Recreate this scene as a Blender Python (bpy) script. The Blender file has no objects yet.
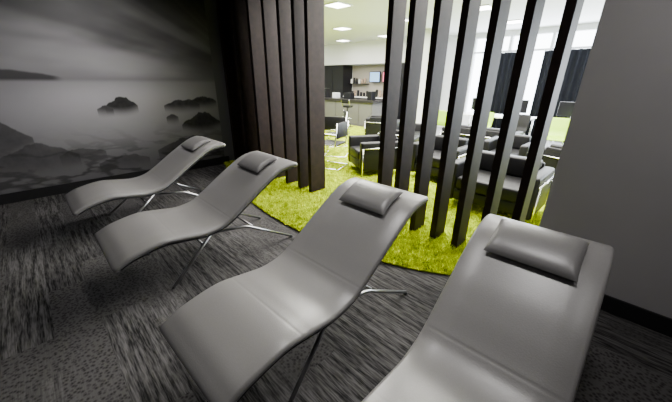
import bpy, bmesh, math, random
import numpy as np
from mathutils import Vector, Matrix, Euler
random.seed(3); rng=np.random.default_rng(5)
scene=bpy.context.scene
COL=scene.collection

# ---------------- materials ----------------
def mat(name,color,rough=0.5,metal=0.0,noise=0.0,nscale=20,bump=0.0,spec=0.5,emit=0.0):
    m=bpy.data.materials.new(name); m.use_nodes=True
    nt=m.node_tree; b=nt.nodes['Principled BSDF']
    b.inputs['Base Color'].default_value=(*color,1); b.inputs['Roughness'].default_value=rough
    b.inputs['Metallic'].default_value=metal; b.inputs['Specular IOR Level'].default_value=spec
    if emit>0:
        b.inputs['Emission Color'].default_value=(*color,1); b.inputs['Emission Strength'].default_value=emit
    tc=nt.nodes.new('ShaderNodeTexCoord'); n=nt.nodes.new('ShaderNodeTexNoise')
    n.inputs['Scale'].default_value=nscale; n.inputs['Detail'].default_value=4
    nt.links.new(tc.outputs['Object'],n.inputs['Vector'])
    if noise>0:
        mr=nt.nodes.new('ShaderNodeMapRange'); mr.inputs['From Min'].default_value=.3; mr.inputs['From Max'].default_value=.7
        mr.inputs['To Min'].default_value=1-noise; mr.inputs['To Max'].default_value=1+noise
        nt.links.new(n.outputs['Fac'],mr.inputs['Value'])
        mx=nt.nodes.new('ShaderNodeVectorMath'); mx.operation='SCALE'
        mx.inputs[0].default_value=color
        nt.links.new(mr.outputs['Result'],mx.inputs['Scale']); nt.links.new(mx.outputs['Vector'],b.inputs['Base Color'])
    if bump>0:
        bp=nt.nodes.new('ShaderNodeBump'); bp.inputs['Strength'].default_value=bump; bp.inputs['Distance'].default_value=.01
        nt.links.new(n.outputs['Fac'],bp.inputs['Height']); nt.links.new(bp.outputs['Normal'],b.inputs['Normal'])
    return m

M_leather=mat('grey_leather',(.235,.228,.226),.32,noise=.04,nscale=160,bump=.05,spec=.6)
M_pillow=mat('pillow_leather',(.18,.175,.175),.34,noise=.04,nscale=160,bump=.05,spec=.6)
M_shell=mat('dark_shell',(.03,.03,.032),.5)
M_chrome=mat('chrome',(.85,.85,.86),.22,1.0)
M_legs=mat('satin_steel',(.42,.42,.43),.3,1.0)
M_slat=mat('dark_wood_slat',(.014,.008,.007),.6,noise=.35,nscale=12,spec=.15)
M_wallgrey=mat('painted_wall_grey',(.40,.385,.40),.8,noise=.03,nscale=3)
M_darkwall=mat('painted_wall_dark',(.10,.10,.105),.8)
M_stub=mat('painted_wall_black',(.02,.018,.018),.8)
M_white=mat('painted_white',(.75,.76,.78),.7)
M_ceilw=mat('ceiling_white',(.72,.73,.74),.8)
M_black=mat('black_skirting',(.012,.012,.013),.45)
M_blackleather=mat('black_leather',(.006,.006,.0065),.5,noise=.1,nscale=60,bump=.1,spec=.2)
M_lime=mat('lime_plastic',(.45,.75,.02),.4)
M_whitegloss=mat('white_laminate',(.8,.8,.8),.25)
M_curtain=mat('black_curtain',(.010,.011,.014),.9,spec=.1)
M_counter=mat('counter_dark_top',(.02,.018,.018),.4,spec=.3)
M_cfront=mat('counter_front_grey',(.13,.125,.125),.5)
M_bench=mat('splashback_grey',(.35,.32,.28),.4)
M_steel=mat('window_frame_white',(.65,.67,.7),.4)
M_screen=mat('screen_dark',(.008,.008,.01),.3,spec=.3)
M_screenlit=mat('screen_lit',(.75,.15,.25),.4,emit=1.2)
M_screenblue=mat('screen_lit_blue',(.25,.45,.75),.4,emit=1.2)
M_lamp=mat('lamp_diffuser',(1,.97,.92),.5,emit=18)
M_bott=mat('bottles_mixed',(.35,.25,.18),.3,noise=.6,nscale=15)
M_floorgrey=mat('vinyl_floor_light',(.33,.33,.33),.35,noise=.06,nscale=4)

# carpet material
def carpet():
    m=bpy.data.materials.new('charcoal_carpet_planks'); m.use_nodes=True
    nt=m.node_tree; N=nt.nodes; L=nt.links; b=N['Principled BSDF']; b.inputs['Roughness'].default_value=.95
    b.inputs['Specular IOR Level'].default_value=.15
    tc=N.new('ShaderNodeTexCoord')
    br=N.new('ShaderNodeTexBrick'); br.inputs['Scale'].default_value=1.0
    br.inputs['Brick Width'].default_value=1.0; br.inputs['Row Height'].default_value=.25; br.inputs['Mortar Size'].default_value=.0
    br.inputs['Color1'].default_value=(0,0,0,1); br.inputs['Color2'].default_value=(1,1,1,1); br.offset=.37
    L.new(tc.outputs['Object'],br.inputs['Vector'])
    def streak(sc_,lo,hi,det=5):
        mp=N.new('ShaderNodeMapping'); mp.inputs['Scale'].default_value=sc_; L.new(tc.outputs['Object'],mp.inputs['Vector'])
        n1=N.new('ShaderNodeTexNoise'); n1.inputs['Scale'].default_value=1; n1.inputs['Detail'].default_value=det; L.new(mp.outputs[0],n1.inputs['Vector'])
        r=N.new('ShaderNodeMapRange'); r.inputs['From Min'].default_value=lo; r.inputs['From Max'].default_value=hi; L.new(n1.outputs['Fac'],r.inputs['Value']); return r,n1
    s1,n1=streak((11,110,1),.38,.62); s2,_=streak((2.2,36,1),.40,.60,3)
    mul=N.new('ShaderNodeMath'); mul.operation='MULTIPLY_ADD'; L.new(s1.outputs[0],mul.inputs[0]); mul.inputs[1].default_value=.5
    h=N.new('ShaderNodeMath'); h.operation='MULTIPLY'; L.new(s2.outputs[0],h.inputs[0]); h.inputs[1].default_value=.5; L.new(h.outputs[0],mul.inputs[2])
    r1=N.new('ShaderNodeValToRGB'); r1.color_ramp.elements[0].position=.1; r1.color_ramp.elements[1].position=.95
    r1.color_ramp.elements[0].color=(.014,.0135,.0135,1); r1.color_ramp.elements[1].color=(.125,.12,.12,1)
    L.new(mul.outputs[0],r1.inputs['Fac'])
    v=N.new('ShaderNodeTexVoronoi'); v.inputs['Scale'].default_value=48; L.new(tc.outputs['Object'],v.inputs['Vector'])
    r2=N.new('ShaderNodeValToRGB'); r2.color_ramp.elements[0].position=.15; r2.color_ramp.elements[1].position=.6
    r2.color_ramp.elements[0].color=(.018,.017,.017,1); r2.color_ramp.elements[1].color=(.065,.062,.062,1)
    L.new(v.outputs['Distance'],r2.inputs['Fac'])
    mx=N.new('ShaderNodeMix'); mx.data_type='RGBA'
    n3=N.new('ShaderNodeTexNoise'); n3.inputs['Scale'].default_value=1.3; L.new(tc.outputs['Object'],n3.inputs['Vector'])
    ad=N.new('ShaderNodeMath'); ad.operation='ADD'; L.new(br.outputs['Color'],ad.inputs[0]); L.new(n3.outputs['Fac'],ad.inputs[1])
    mr=N.new('ShaderNodeMapRange'); mr.inputs['From Min'].default_value=1.12; mr.inputs['From Max'].default_value=1.25; L.new(ad.outputs[0],mr.inputs['Value'])
    L.new(mr.outputs[0],mx.inputs['Factor']); L.new(r1.outputs['Color'],mx.inputs['A']); L.new(r2.outputs['Color'],mx.inputs['B'])
    mr2=N.new('ShaderNodeMapRange'); mr2.inputs['To Min'].default_value=.65; mr2.inputs['To Max'].default_value=1.25; L.new(br.outputs['Color'],mr2.inputs['Value'])
    sc=N.new('ShaderNodeVectorMath'); sc.operation='SCALE'; L.new(mx.outputs['Result'],sc.inputs[0]); L.new(mr2.outputs[0],sc.inputs['Scale'])
    L.new(sc.outputs['Vector'],b.inputs['Base Color'])
    bp=N.new('ShaderNodeBump'); bp.inputs['Strength'].default_value=.4; bp.inputs['Distance'].default_value=.005
    L.new(n1.outputs['Fac'],bp.inputs['Height']); L.new(bp.outputs[0],b.inputs['Normal'])
    return m
M_carpet=carpet()
def grassmat():
    m=bpy.data.materials.new('lime_shag'); m.use_nodes=True
    nt=m.node_tree; N=nt.nodes; L=nt.links; b=N['Principled BSDF']; b.inputs['Roughness'].default_value=.8
    b.inputs['Specular IOR Level'].default_value=.05
    g=N.new('ShaderNodeNewGeometry'); tc=N.new('ShaderNodeTexCoord')
    n=N.new('ShaderNodeTexNoise'); n.inputs['Scale'].default_value=14; n.inputs['Detail'].default_value=6; L.new(tc.outputs['Object'],n.inputs['Vector'])
    ad=N.new('ShaderNodeMath'); ad.operation='MULTIPLY_ADD'; L.new(g.outputs['Random Per Island'],ad.inputs[0]); ad.inputs[1].default_value=.45; L.new(n.outputs['Fac'],ad.inputs[2])
    r=N.new('ShaderNodeValToRGB'); e=r.color_ramp.elements
    e[0].position=.42; e[0].color=(.20,.28,.0,1); e[1].position=.9; e[1].color=(.76,.85,.0,1)
    L.new(ad.outputs[0],r.inputs['Fac']); L.new(r.outputs['Color'],b.inputs['Base Color'])
    return m
M_grass=grassmat()

# ---------------- geometry helpers ----------------
def link(o,parent=None):
    COL.objects.link(o)
    if parent: o.parent=parent
    return o
def empty(name,loc=(0,0,0),rz=0):
    e=bpy.data.objects.new(name,None); e.location=loc; e.rotation_euler=(0,0,rz); e.empty_display_size=.1
    COL.objects.link(e); return e
def box(name,lo,hi,m,parent=None,bevel=0,seg=2,smooth=False):
    bm=bmesh.new(); bmesh.ops.create_cube(bm,size=1)
    lo=Vector(lo);hi=Vector(hi);c=(lo+hi)/2;s=hi-lo
    for v in bm.verts: v.co=Vector((v.co.x*s.x,v.co.y*s.y,v.co.z*s.z))
    if bevel>0: bmesh.ops.bevel(bm,geom=bm.edges[:],offset=bevel,segments=seg,profile=.5,affect='EDGES')
    me=bpy.data.meshes.new(name); bm.to_mesh(me); bm.free(); me.materials.append(m)
    if bevel>0 and smooth:
        for p in me.polygons: p.use_smooth=True
    o=bpy.data.objects.new(name,me); o.location=c
    return link(o,parent)
def mesh(name,V,F,m,parent=None,smooth=True):
    me=bpy.data.meshes.new(name); me.from_pydata([tuple(v) for v in V],[],F); me.materials.append(m)
    if smooth:
        for p in me.polygons: p.use_smooth=True
    me.update()
    return link(bpy.data.objects.new(name,me),parent)
def tube(name,pts,r,m,parent=None,n=10,closed=False,sub=6):
    P=[Vector(p) for p in pts]
    Q=[]
    if len(P)>2 and sub>0:
        Q=[P[0]]
        for i in range(1,len(P)-1):
            a,b,c=P[i-1],P[i],P[i+1]; d=min(.05,(a-b).length*.4,(c-b).length*.4)
            s=b+(a-b).normalized()*d; t=b+(c-b).normalized()*d
            for k in range(sub+1):
                u=k/sub; Q.append((1-u)**2*s+2*u*(1-u)*b+u*u*t)
        Q.append(P[-1])
    else: Q=P
    V=[];F=[]; up=None
    for i,q in enumerate(Q):
        t=(Q[min(i+1,len(Q)-1)]-Q[max(i-1,0)]).normalized()
        if up is None:
            up=t.orthogonal().normalized()
        up=(up-t*up.dot(t)).normalized(); s=t.cross(up)
        for k in range(n):
            a=2*math.pi*k/n; V.append(q+up*math.cos(a)*r+s*math.sin(a)*r)
    for i in range(len(Q)-1):
        for k in range(n):
            F.append((i*n+k,i*n+(k+1)%n,(i+1)*n+(k+1)%n,(i+1)*n+k))
    F.append(tuple(range(n))[::-1]); F.append(tuple((len(Q)-1)*n+k for k in range(n)))
    return mesh(name,V,F,m,parent)
def disc(name,c,r,h,m,parent=None,n=40):
    V=[];F=[]; prof=[(0,0),(r-.004,0),(r,.004),(r,h-.004),(r-.004,h),(0,h)]
    for (rr,z) in prof:
        for k in range(n):
            a=2*math.pi*k/n; V.append((c[0]+max(rr,.0005)*math.cos(a),c[1]+max(rr,.0005)*math.sin(a),c[2]+z))
    for i in range(len(prof)-1):
        for k in range(n): F.append((i*n+k,i*n+(k+1)%n,(i+1)*n+(k+1)%n,(i+1)*n+k))
    return mesh(name,V,F,m,parent,smooth=False)

# ---------------- room shell ----------------
XL=-5.83; YP=2.8; H=3.0
box('floor',(-13,-3,-.1),(5,11,0),M_carpet)
box('floor_back_room',(-13,3.4,0),(5,11,.006),M_floorgrey)
box('ceiling',(XL-.15,-3,H),(5,YP+.2,H+.1),M_darkwall)
box('ceiling_back_room',(-13,YP+.2,H),(5,11,H+.1),M_ceilw)
box('wall_left',(XL-.15,-3,0),(XL,YP+.2,H),M_darkwall)
box('wall_right',(-.38,YP-.08,0),(4.2,YP+.16,H),M_wallgrey)
box('baseboard_right',(-.385,YP-.1,0),(4.2,YP-.08,.13),M_black,bevel=.003)
box('baseboard_left',(XL,-3,0),(XL+.02,YP-.1,.14),M_black,bevel=.003)
box('wall_south',(XL-.15,-3.1,0),(5,-3,H),M_darkwall)
box('wall_east',(4.2,-3,0),(4.35,11,H),M_wallgrey)
box('wall_back_room_west',(-13.1,YP,0),(-13,11,H),M_white)
box('wall_back_room_south',(-13,YP,0),(XL-.15,YP+.2,H),M_white)
box('wall_back_room_stub',(XL-.15,YP+.35,0),(-4.4,YP+.45,H),M_stub)

# mural
def vnoise(x,y,seed):
    r=np.random.default_rng(seed); G=r.random((256,256))
    xi=np.floor(x).astype(int); yi=np.floor(y).astype(int); fx=x-xi; fy=y-yi
    fx=fx*fx*(3-2*fx); fy=fy*fy*(3-2*fy)
    g=lambda a,b:G[a%256,b%256]
    return (g(xi,yi)*(1-fx)+g(xi+1,yi)*fx)*(1-fy)+(g(xi,yi+1)*(1-fx)+g(xi+1,yi+1)*fx)*fy
def fbm(x,y,seed,o=5):
    s=0;a=.5;t=0
    for i in range(o):
        s=s+a*vnoise(x*2**i,y*2**i,seed+i); t+=a; a*=.5
    return s/t
def sm(a,b,x):
    t=np.clip((x-a)/(b-a),0,1); return t*t*(3-2*t)
def mural():
    y0,y1,z0,z1=-3.0,2.62,.14,2.99
    nx,nz=700,360
    ys=np.linspace(y0,y1,nx); zs=np.linspace(z0,z1,nz); Y,Z=np.meshgrid(ys,zs)
    hz=1.58
    t1=(Z-hz)/(3.6-Y)
    st=fbm(t1*8+20,Y*.35+30,11,3); st2=fbm(Y*.8+10,Z*1.8+5,31,4)
    cl=sm(.32,.72,.5*st+.5*st2)
    sky=.07+.20*cl*np.exp(-((Y-.7)/1.6)**2)*np.exp(-((Z-2.05)/.5)**2)+.05*cl
    sky+= .20*np.exp(-((Z-hz-.02)/.24)**2)*np.exp(-((Y-.8)/1.5)**2)
    sky*=1-.55*sm(2.4,3.0,Z)
    fog=.14+.26*np.exp(-((Y-.9)/1.4)**2-((Z-1.38)/.32)**2)+.22*np.exp(-((Z-.95)/.45)**2-((Y-1.1)/1.4)**2)
    fog+= .06*(fbm(Y*1.5+3,Z*3+9,57,4)-.5)
    w=sm(hz-.06,hz+.06,Z)
    c=fog*(1-w)+sky*w
    head=hz+.02+.11*np.clip((.45-Y)/.7,0,1)**.7+.03*fbm(Y*6+5,Y*0+2,71,3)
    msk=sm(0,.03,head-Z)*sm(-.02,.03,Z-(hz-.02))*sm(.5,.35,Y)
    c=c*(1-msk)+.07*msk
    c*=1-.15*np.exp(-((Z-hz)/.03)**2)
    def rock(cy,cz,w,h,seed,dark=.035,soft=.14,alpha=1.0):
        nonlocal c
        top=cz+h*(1-np.abs((Y-cy)/w)**1.6)*(0.45+1.0*fbm(Y*9/ max(w,.15)*.25+seed,Y*0+seed,seed,5))
        m=sm(0,.02,top-Z)*sm(-soft,.04,Z-(cz-h*.35*np.clip(1-((Y-cy)/w)**2,0,1)))*(np.abs(Y-cy)<w)*alpha
        tex=dark*(.5+1.1*fbm(Y*16,Z*16,seed+3,4))
        c=c*(1-m)+tex*m
    rock(1.08,1.20,.22,.14,101)
    rock(.86,1.17,.10,.05,105,.06)
    rock(1.98,1.18,.30,.10,110,.05); rock(2.35,1.22,.25,.12,113)
    rock(2.28,.84,.36,.2,120); rock(1.78,.98,.10,.05,123,.06)
    rock(2.0,.45,.55,.18,127,.05,.3,.8)
    rock(-.45,.85,.42,.30,130,.045,.25,.8); rock(-.1,.55,.5,.2,133,.05,.25,.75); rock(.45,.55,.28,.09,137,.05,.2,.7); rock(.95,.36,.35,.1,139,.05,.2,.7)
    rock(-1.4,.8,.6,.5,140)
    ridg=1-np.abs(2*fbm(Y*2.0+1+Z*1.8,Z*6+3,88,5)-1)
    fg=sm(1.0,.2,Z)*(.30+.70*sm(.80,.97,ridg))
    c*=1-.68*fg
    c=np.clip(c*1.05,.01,1)
    tint=np.stack([c*1.0,c*.965,c*1.03],-1)
    V=np.zeros((nz,nx,3)); V[...,0]=XL+.004; V[...,1]=Y; V[...,2]=Z
    idx=np.arange(nx*nz).reshape(nz,nx)
    F=np.stack([idx[:-1,:-1],idx[:-1,1:],idx[1:,1:],idx[1:,:-1]],-1).reshape(-1,4)
    me=bpy.data.meshes.new('wall_mural'); me.from_pydata(V.reshape(-1,3).tolist(),[],F.tolist())
    at=me.color_attributes.new('print','FLOAT_COLOR','POINT')
    buf=np.ones((nx*nz,4),dtype=np.float32); buf[:,:3]=tint.reshape(-1,3); at.data.foreach_set('color',buf.ravel())
    m=bpy.data.materials.new('seascape_print'); m.use_nodes=True; nt=m.node_tree; b=nt.nodes['Principled BSDF']
    a=nt.nodes.new('ShaderNodeAttribute'); a.attribute_name='print'; nt.links.new(a.outputs['Color'],b.inputs['Base Color'])
    b.inputs['Roughness'].default_value=.5; b.inputs['Specular IOR Level'].default_value=.3
    me.materials.append(m); link(bpy.data.objects.new('wall_mural',me))
mural()

# ---------------- slat partition ----------------
part=empty('slatted_partition')
xs=[-.56,-.80,-1.04,-1.28,-1.53,-1.78,-2.02]+[-3.26,-3.52,-3.84,-4.2,-4.6,-5.05,-5.55]
for i,x in enumerate(xs):
    d=.11 if i<7 else .14; yc=YP+.05
    box('slat_%d'%(i+1),(x-.032,yc-d,0.0),(x+.032,yc+d,H),M_slat,part,bevel=.003)

# ---------------- grass carpet ----------------
gx=[-5.82,-5.2,-4.4,-3.6,-3.0,-2.5,-2.0,-1.5,-1.1,-.8,-.55,-.4]
gy=[2.60,2.38,2.06,1.90,1.84,1.83,1.88,1.98,2.12,2.30,2.52,2.68]
xx=np.linspace(-5.82,-.4,80); yy=np.interp(xx,gx,gy); k=np.ones(7)/7; yy=np.convolve(np.pad(yy,3,mode='edge'),k,'valid')
fx=np.linspace(-11.5,3.5,60); far=np.interp(fx,[-11.5,-9,-6,-3,0,3.5],[8.2,8.6,8.5,8.0,7.2,6.5])
poly=[(x,y) for x,y in zip(xx,yy)]+[(-.4,2.97),(3.5,2.97)]+[(x,y) for x,y in zip(fx[::-1],far[::-1])]+[(-11.5,3.02),(-5.82,3.02)]
bm=bmesh.new(); vs=[bm.verts.new((x,y,.008)) for x,y in poly]; f=bm.faces.new(vs)
r=bmesh.ops.extrude_face_region(bm,geom=[f])
for v in [g for g in r['geom'] if isinstance(g,bmesh.types.BMVert)]: v.co.z=.02
bmesh.ops.recalc_face_normals(bm,faces=bm.faces); bmesh.ops.triangulate(bm,faces=bm.faces[:])
gm=bpy.data.meshes.new('floor_green_carpet'); bm.to_mesh(gm); bm.free(); gm.materials.append(M_grass)
rug=link(bpy.data.objects.new('floor_green_carpet',gm))
def blades(n,xr,yr,h,w):
    X=rng.uniform(*xr,n); Y=rng.uniform(*yr,n)
    lim=np.where(X<-.4,np.interp(X,xx,yy),2.97); fr=np.interp(X,fx,far)
    lim=lim+rng.normal(0,.008,n)
    ok=(Y>lim)&(Y<fr)&~((X<-5.82)&(Y<3.02)); X=X[ok];Y=Y[ok]; n=len(X)
    a=rng.uniform(0,6.283,n); ln=rng.uniform(.5,1.1,n)*h; b=rng.uniform(0,6.283,n); t=rng.uniform(.1,.9,n)*h
    P=np.zeros((n,3,3)); 
    P[:,0]=np.stack([X-np.cos(a)*w,Y-np.sin(a)*w,0*X+.014],-1); P[:,1]=np.stack([X+np.cos(a)*w,Y+np.sin(a)*w,0*X+.014],-1)
    P[:,2]=np.stack([X+np.cos(b)*t,Y+np.sin(b)*t,.018+ln],-1)
    return P
P=np.concatenate([blades(110000,(-5.8,-.3),(1.8,4.2),.036,.007),blades(90000,(-9,1.5),(4.2,8.5),.03,.009)])
n=len(P)
me=bpy.data.meshes.new('pile'); me.vertices.add(n*3); me.vertices.foreach_set('co',P.reshape(-1))
me.loops.add(n*3); me.loops.foreach_set('vertex_index',np.arange(n*3)); me.polygons.add(n)
me.polygons.foreach_set('loop_start',np.arange(n)*3); me.update(calc_edges=True); me.validate(); me.materials.append(M_grass)
link(bpy.data.objects.new('pile',me),rug)

# ---------------- chaise lounge ----------------
PY=[0,.05,.15,.35,.52,.68,.82,.92,1.05,1.2,1.4,1.52,1.62,1.68]
PZ=[.345,.375,.415,.45,.432,.412,.432,.48,.565,.665,.785,.825,.835,.825]
def spline(px,pz,n):
    P=[Vector((a,b,0)) for a,b in zip(px,pz)]; out=[]
    P=[P[0]*2-P[1]]+P+[P[-1]*2-P[-2]]
    for i in range(1,len(P)-2):
        for k in range(12):
            t=k/12; a,b,c,d=P[i-1],P[i],P[i+1],P[i+2]
            out.append(.5*((2*b)+(c-a)*t+(2*a-5*b+4*c-d)*t*t+(3*b-a-3*c+d)*t**3))
    out.append(P[-2])
    L=[0]
    for i in range(1,len(out)): L.append(L[-1]+(out[i]-out[i-1]).length)
    s=np.linspace(0,L[-1],n)
    return np.interp(s,L,[o.x for o in out]),np.interp(s,L,[o.y for o in out]),s
def sweep(name,cy,cz,s,W,T,mt,parent,grooves=(),rc=.05,off=0):
    n=len(cy); V=[];F=[]; hw=W/2; ns=28
    Lt=s[-1]
    for i in range(n):
        j0=max(i-1,0);j1=min(i+1,n-1); t=Vector((0,cy[j1]-cy[j0],cz[j1]-cz[j0])).normalized(); nn=Vector((0,-t.z,t.y))
        d=min(s[i],Lt-s[i]); w=hw
        if d<rc: w=hw-rc+math.sqrt(max(0,rc*rc-(rc-d)**2))
        th=T; e=T*.5
        if d<e: th=T*max(.25,math.sqrt(max(0,1-((e-d)/e)**2)))
        g=0
        for gpos in grooves: g+=.0011*math.exp(-((s[i]-gpos)/.006)**2)
        c=Vector((0,cy[i],cz[i]))-nn*(T/2)
        for k in range(ns):
            a=2*math.pi*k/ns; ca,sa=math.cos(a),math.sin(a)
            r=th/2
            x=(w-r)*(1 if ca>0 else -1) if abs(ca)>.35 else (w-r)*ca/.35
            if abs(ca)>.35:
                aa=(abs(ca)-.35)/.65; px=x+math.copysign(r*math.sin(aa*math.pi/2),ca); pz=math.copysign(r*math.cos(aa*math.pi/2),sa)
            else: px=x; pz=math.copysign(r,sa)
            if sa>0: pz-=g
            V.append(c+Vector((px,0,0))+nn*pz)
    for i in range(n-1):
        for k in range(ns): F.append((i*ns+k,(i+1)*ns+k,(i+1)*ns+(k+1)%ns,i*ns+(k+1)%ns))
    F.append(tuple(range(ns))); F.append(tuple((n-1)*ns+k for k in range(ns))[::-1])
    return mesh(name,V,F,mt,parent)
cyA,czA,sA=spline(PY,PZ,260)
def chaise(cx,y0,W=.64,rz=0,px=0):
    e=empty('chaise_lounge',(cx,y0,0),rz)
    sweep('cushion',cyA,czA,sA,W,.045,M_leather,e,grooves=(.47,.93),rc=.032)
    sh_y=[];sh_z=[]
    for i in range(4,len(cyA)-4):
        t=Vector((0,cyA[i+1]-cyA[i-1],czA[i+1]-czA[i-1])).normalized(); nn=Vector((0,-t.z,t.y))
        sh_y.append(cyA[i]-nn.y*.042); sh_z.append(czA[i]-nn.z*.042)
    sweep('shell',sh_y,sh_z,sA[4:-4]-sA[4],W-.02,.016,M_shell,e,rc=.03)
    V=[];F=[];nu,nv=40,28; w=.205
    for side in (1,-1):
        for j in range(nv+1):
            v=j/nv; y=1.315+.24*v; z=np.interp(y,cyA,czA); t=Vector((0,.02,np.interp(y+.01,cyA,czA)-np.interp(y-.01,cyA,czA))).normalized(); nn=Vector((0,-t.z,t.y))
            for i in range(nu+1):
                u=i/nu*2-1; vv=v*2-1
                hgt=(max(0,1-abs(u)**9)**.5)*(max(0,1-abs(vv)**4)**.5)
                wx=w*(1-.04*(1-vv*vv))
                c=Vector((px+u*wx,y,z))
                V.append(c+nn*(.028+side*.031*hgt))
    o=(nu+1)*(nv+1)
    for sd in (0,1):
        for j in range(nv):
            for i in range(nu):
                a=sd*o+j*(nu+1)+i; q=(a,a+1,a+nu+2,a+nu+1); F.append(q if sd==0 else q[::-1])
    mesh('pillow',V,F,M_pillow,e)
    hw=W/2-.07; r=.0125
    for s_,nm in ((-1,'left'),(1,'right')):
        x=s_*hw
        tube('leg_front_'+nm,[(x*.85,.80,.36),(x*1.15,.36,.011)],r,M_legs,e)
        tube('leg_rear_'+nm,[(x*.85,.76,.33),(x*.9,1.1,.28),(x*1.05,1.58,.012)],r,M_legs,e)
        disc('foot_front_'+nm,(x*1.15,.36,0),.018,.012,M_shell,e,12)
        disc('foot_rear_'+nm,(x*1.05,1.58,0),.018,.012,M_shell,e,12)
        tube('rail_'+nm,[(x*.85,.62,.365),(x*.85,.8,.36),(x*.85,.95,.42)],r,M_legs,e)
    tube('crossbar_front',[(-hw*.95,.67,.25),(hw*.95,.67,.25)],r*.8,M_legs,e)
    tube('crossbar_rear',[(-hw*.9,1.15,.265),(hw*.9,1.15,.265)],r*.8,M_legs,e)
    return e
chaise(-.165,.26,.61,.045); chaise(-1.22,.21,.69,.04); chaise(-2.715,.13,.75,0); chaise(-4.1,.05,.72,0)

# ---------------- back room furniture ----------------
def armchair(x,y,rz,w=.8,d=.72,name='black_armchair'):
    e=empty(name,(x,y,.02),rz)
    hw=w/2; hd=d/2
    box('base',(-hw+.13,-hd+.12,.12),(hw-.13,hd,.27),M_blackleather,e,.02,3,True)
    nseat=max(1,round((w-.26)/.6))
    sw=(w-.28)/nseat
    for i in range(nseat):
        x0=-hw+.14+i*sw
        box('seat_cushion_%d'%i,(x0,-hd+.12,.27),(x0+sw-.005,hd+.01,.43),M_blackleather,e,.03,3,True)
        box('back_cushion_%d'%i,(x0,-hd+.02,.43),(x0+sw-.005,-hd+.17,.68),M_blackleather,e,.03,3,True)
    for s_ in (-1,1):
        box('arm_%d'%(s_+1),(s_*hw-(.13 if s_>0 else 0),-hd,.10),(s_*hw+(.13 if s_<0 else 0),hd,.60),M_blackleather,e,.03,3,True)
        for yy_ in (-hd+.02,hd-.02):
            tube('leg',[(s_*(hw+.012),yy_,0),(s_*(hw+.012),yy_,.5)],.011,M_chrome,e)
        tube('side_rail',[(s_*(hw+.012),-hd,.5),(s_*(hw+.012),hd,.5)],.011,M_chrome,e)
    box('back',(-hw+.12,-hd-.02,.12),(hw-.12,-hd+.05,.64),M_blackleather,e,.02,3,True)
    tube('back_rail_low',[(-hw,-hd-.035,.14),(hw,-hd-.035,.14)],.011,M_chrome,e)
    tube('back_rail_top',[(-hw,-hd-.035,.5),(hw,-hd-.035,.5)],.011,M_chrome,e)
    return e
def cafe_chair(x,y,rz,m,name,z=.0,h=.45):
    e=empty(name,(x,y,z),rz)
    pts_y=[.22,.18,.05,-.12,-.19,-.22,-.26]; pts_z=[h-.02,h,h-.01,h,h+.08,h+.22,h+.40]
    cy,cz,s=spline(pts_y,pts_z,40)
    sweep('shell_seat',cy[::-1],cz[::-1],s,.44,.025,m,e,rc=.06)
    for s_ in (-1,1):
        tube('leg_front',[(s_*.16,.12,h-.03),(s_*.21,.22,0)],.010,M_chrome,e)
        tube('leg_back',[(s_*.16,-.12,h-.03),(s_*.21,-.25,0)],.010,M_chrome,e)
    return e
def cantilever_chair(x,y,rz,z=.02):
    e=empty('cantilever_chair',(x,y,z),rz)
    for s_ in (-1,1):
        tube('frame_side',[(s_*.24,-.22,.86),(s_*.24,-.18,.46),(s_*.24,.24,.45),(s_*.24,.24,.012),(s_*.24,-.24,.012)],.012,M_chrome,e)
        tube('arm_rail',[(s_*.26,-.2,.66),(s_*.26,.18,.66),(s_*.26,.22,.45)],.012,M_chrome,e)
    tube('base_rail',[(-.24,-.24,.012),(.24,-.24,.012)],.012,M_chrome,e)
    box('seat',(-.23,-.2,.44),(.23,.24,.475),M_blackleather,e,.012,2,True)
    box('backrest',(-.23,-.225,.58),(.23,-.2,.86),M_blackleather,e,.01,2,True)
def bar_stool(x,y,rz,m=None,z=.02,h=.74):
    m=m or M_blackleather
    e=empty('bar_stool',(x,y,z),rz)
    disc('seat',(0,0,h-.06),.18,.06,m,e,24); disc('base',(0,0,0),.2,.015,M_shell,e,24)
    tube('column',[(0,0,.01),(0,0,h-.05)],.025,M_shell,e)
    tube('footrest',[(.14*math.cos(a),.14*math.sin(a),.3) for a in np.linspace(0,6.2,16)],.009,M_chrome,e,sub=0)
    tube('back_rail',[(-.15,-.1,h-.03),(-.15,-.17,h+.2),(.15,-.17,h+.2),(.15,-.1,h-.03)],.012,M_chrome,e)
    box('back_pad',(-.14,-.185,h+.08),(.14,-.155,h+.22),m,e,.01,2,True)
def round_table(x,y,r=.4,h=.74,z=.0,m=None):
    e=empty('round_table',(x,y,z))
    disc('top',(0,0,h-.025),r,.025,m or M_whitegloss,e); disc('base',(0,0,0),r*.55,.015,M_chrome,e)
    tube('column',[(0,0,.01),(0,0,h-.02)],.03,M_chrome,e)
def long_table(x,y,rz,l=1.8,w=.8,h=.74,mon=0):
    e=empty('white_table',(x,y,.006),rz)
    box('top',(-l/2,-w/2,h-.03),(l/2,w/2,h),M_whitegloss,e,.004)
    for a in (-1,1):
        for b in (-1,1):
            tube('leg',[(a*(l/2-.08),b*(w/2-.08),0),(a*(l/2-.08),b*(w/2-.08),h-.03)],.02,M_chrome,e)
    for i in range(mon):
        mx=-l/2+l*(i+.5)/mon
        box('monitor_screen_%d'%i,(mx-.25,.0,h+.1),(mx+.25,.03,h+.42),M_screen,e,.006)
        box('monitor_stand_%d'%i,(mx-.03,.02,h),(mx+.03,.05,h+.2),M_screen,e,.003)
        box('monitor_foot_%d'%i,(mx-.1,-.05,h),(mx+.1,.1,h+.012),M_screen,e,.003)
R=math.radians
armchair(-3.4,4.35,R(150),.8)
armchair(-2.3,4.85,R(180),.85)
armchair(-1.15,4.1,R(180),1.05)
armchair(-5.3,7.1,R(30),.8)
armchair(-2.5,7.0,R(0),1.5,name='black_sofa')
armchair(-3.9,6.1,R(-70),1.4,name='black_sofa')
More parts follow.
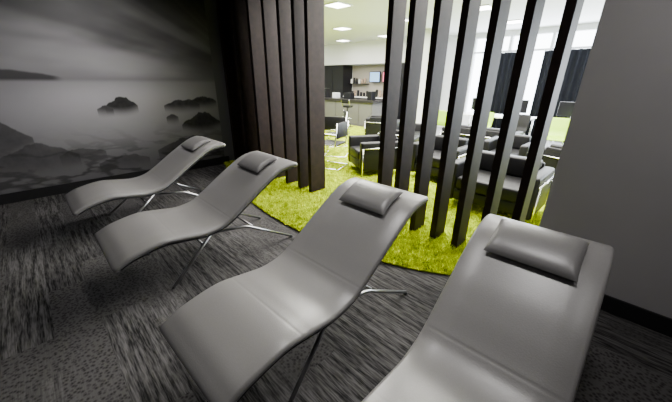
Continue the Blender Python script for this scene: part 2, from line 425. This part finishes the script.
armchair(-.6,5.9,R(-20),.8)
armchair(-1.6,6.0,R(180),.75)
for (x,y,r_) in ((-4.12,4.0,1.9),(-4.75,4.75,.6),(-5.5,5.5,2.5)): cantilever_chair(x,y,r_)
for (x,y,r_) in ((-7.6,8.15,.2),(-9.2,8.0,.1)): bar_stool(x,y,r_)
round_table(-2.7,5.9,.35,.42,.02)
for (x,y,r_,m,nm) in ((-4.1,8.15,.3,M_lime,'lime_chair'),(-3.0,8.15,2.9,M_lime,'lime_chair'),(-1.3,8.0,3.3,M_lime,'lime_chair'),
                   (-.4,8.0,3.0,M_whitegloss,'white_chair'),(-2.2,8.2,2.9,M_blackleather,'black_chair'),
                   (.9,8.1,2.4,M_lime,'lime_chair'),(.3,6.2,2.4,M_whitegloss,'white_chair')):
    cafe_chair(x,y,r_,m,nm,.02)
long_table(-2.9,9.0,0,mon=2); long_table(-.7,9.0,0,mon=3)
round_table(.6,7.1,.35,.74,.02)

# kitchen counter island
e=empty('kitchen_counter',(-8.4,8.95,.006))
box('body',(-1.5,-.3,0),(1.5,.3,.84),M_cfront,e,.004)
box('top',(-1.6,-.38,.84),(1.6,.38,.92),M_counter,e,.004)
for i in range(5): box('panel_%d'%i,(-1.48+i*.6,-.318,.06),(-.92+i*.6,-.3,.80),M_cfront,e,.004)
for i,(dx,w_,h_,m_) in enumerate(((-1.2,.3,.35,M_screen),(-.6,.2,.2,M_steel),(.1,.35,.22,M_screen),(1.2,.2,.3,M_screen))):
    box('appliance_%d'%i,(dx-w_/2,-.12,.92),(dx+w_/2,.14,.92+h_),m_,e,.015,2)
YB=10.8
box('wall_back',(-13,YB,0),(-4.6,YB+.2,H),M_white)
box('trim_bulkhead',(-12.9,YB-.7,2.2),(-5.6,YB,3.0),M_white)
e=empty('kitchen_cabinets',(0,0,.006))
for i in range(4):
    x=-12.4+i*.65
    box('tall_unit_%d'%i,(x,YB-.62,0),(x+.63,YB-.01,2.18),M_screen,e,.006)
for i in range(4):
    x=-9.78+i*.65
    box('base_unit_%d'%i,(x,YB-.60,0),(x+.63,YB-.01,.9),M_counter,e,.006)
for i in range(2):
    x=-7.15+i*.75
    box('fridge_unit_%d'%i,(x,YB-.62,0),(x+.73,YB-.01,2.18),M_screen,e,.006)
box('worktop',(-9.78,YB-.64,.9),(-7.17,YB-.01,.94),M_whitegloss,e,.003)
box('splashback',(-9.78,YB-.03,.94),(-7.17,YB-.005,2.18),M_bench,e,.003)
box('shelf',(-9.78,YB-.3,1.42),(-8.8,YB-.03,1.45),M_screen,e,.003)
for i in range(14):
    x=-9.7+i*.17; h=random.uniform(.12,.32)
    disc('bottle_%d'%i,(x,YB-.3,.94),.05,h,random.choice([M_bott,M_screen,M_lime,M_screen]),e,12)
for i in range(6):
    x=-9.7+i*.15; h=random.uniform(.12,.25)
    disc('jar_%d'%i,(x,YB-.17,1.45),.045,h,random.choice([M_bott,M_screen,M_whitegloss]),e,12)
def tv(x,y,z,w,h,m):
    e=empty('wall_screen',(x,y,z))
    box('bracket',(-.05,.03,-.05),(.05,.2,.05),M_screen,e,.003)
    box('bezel',(-w/2,-.03,-h/2),(w/2,.03,h/2),M_screen,e,.006); box('panel',(-w/2+.03,-.034,-h/2+.03),(w/2-.03,-.03,h/2-.03),m,e)
tv(-7.65,YB-.235,1.72,.62,.42,M_screenlit)
tv(-8.35,YB-.235,1.72,.55,.42,M_screenblue)
box('column_white',(-5.4,8.9,0),(-4.95,9.35,H),M_white)
e=empty('window_1')
box('sill',(-4.6,YB,0),(4.2,YB+.2,.5),M_white,e)
box('head',(-4.6,YB,2.85),(4.2,YB+.2,3.0),M_white,e)
for i in range(9):
    x=-4.6+i*1.08
    box('mullion_%d'%i,(x,YB+.02,.5),(x+.07,YB+.16,2.85),M_steel,e)
box('transom',(-4.6,YB+.04,2.42),(4.2,YB+.14,2.47),M_steel,e)
def curtain(x0,x1,y,z0,z1,name='black_curtain'):
    V=[];F=[];n=int((x1-x0)*60)
    for i in range(n+1):
        x=x0+(x1-x0)*i/n; yy_=y+.04*math.sin(x*38)
        V+= [(x,yy_,z0),(x,yy_,z1)]
    for i in range(n): F.append((2*i,2*i+2,2*i+3,2*i+1))
    o=mesh(name,V,F,M_curtain); s=o.modifiers.new('t','SOLIDIFY'); s.thickness=.006
curtain(-3.7,-3.0,YB-.12,.01,2.4); curtain(-2.5,-1.1,YB-.12,.01,2.4); curtain(-.7,.8,YB-.12,.01,2.4)
for x in (-11,-9,-7,-5,-3,-1):
    for y in (5.0,7.2,9.3):
        e=empty('ceiling_light',(x,y,0)); box('trim_ring',(-.22,-.22,2.985),(.22,.22,2.999),M_steel,e); box('diffuser',(-.18,-.18,2.98),(.18,.18,2.986),M_lamp,e)

# ---------------- lights ----------------
def area(name,loc,size,power,rot=(0,0,0),color=(1,1,1),sy=None,spread=None):
    l=bpy.data.lights.new(name,'AREA'); l.energy=power; l.size=size; l.color=color
    if sy: l.shape='RECTANGLE'; l.size_y=sy
    if spread: l.spread=math.radians(spread)
    o=bpy.data.objects.new(name,l); o.location=loc; o.rotation_euler=rot; COL.objects.link(o)
area('ceiling_panel_light_a',(-7.5,7,2.9),4,650,color=(1,.96,.90))
area('ceiling_panel_light_b',(-2.7,5.3,2.9),4.0,1400,color=(1,.96,.90))
area('window_light',(-.2,10.6,1.7),8,1000,rot=(math.radians(-90),0,0),color=(.85,.92,1),sy=2.2)
def spot(name,loc,power,ang,blend=.8,r=.15,color=(1,.97,.95),tgt=None):
    l=bpy.data.lights.new(name,'SPOT'); l.energy=power; l.spot_size=math.radians(ang); l.spot_blend=blend; l.shadow_soft_size=r; l.color=color
    o=bpy.data.objects.new(name,l); o.location=loc; COL.objects.link(o)
    if tgt: o.rotation_euler=(Vector(tgt)-Vector(loc)).to_track_quat('-Z','Y').to_euler()
for i,x in enumerate((-.25,-1.3,-2.7,-4.1)):
    spot('downlight_%d'%i,(x,1.45,2.93),74,82,1,.15,tgt=(x,1.15,0))
spot('mural_downlight',(-4.2,.9,2.9),90,110,1,tgt=(-5.83,.9,1.3))
spot('wall_fill_spot',(.7,1.3,2.9),58,110,1,tgt=(.2,2.8,1.6))  # unseen spot added to brighten the right wall
area('near_room_fill',(-2,-.6,2.95),2.5,7,sy=1.2,color=(1,.98,.97))  # soft overall fill added for the near room, not a fitting
w=bpy.data.worlds.new('sky'); scene.world=w; w.use_nodes=True
bg=w.node_tree.nodes['Background']; bg.inputs['Color'].default_value=(.88,.94,1,1); bg.inputs['Strength'].default_value=14

# ---------------- camera ----------------
c=bpy.data.cameras.new('camera'); c.sensor_width=36; c.lens=16.07; c.clip_start=.02
co=bpy.data.objects.new('camera',c); co.location=(0,0,1.6)
co.rotation_euler=(Euler((R(68),0,R(45))).to_matrix()@Matrix.Rotation(R(.5),3,'Z')).to_euler(); COL.objects.link(co)
scene.camera=co
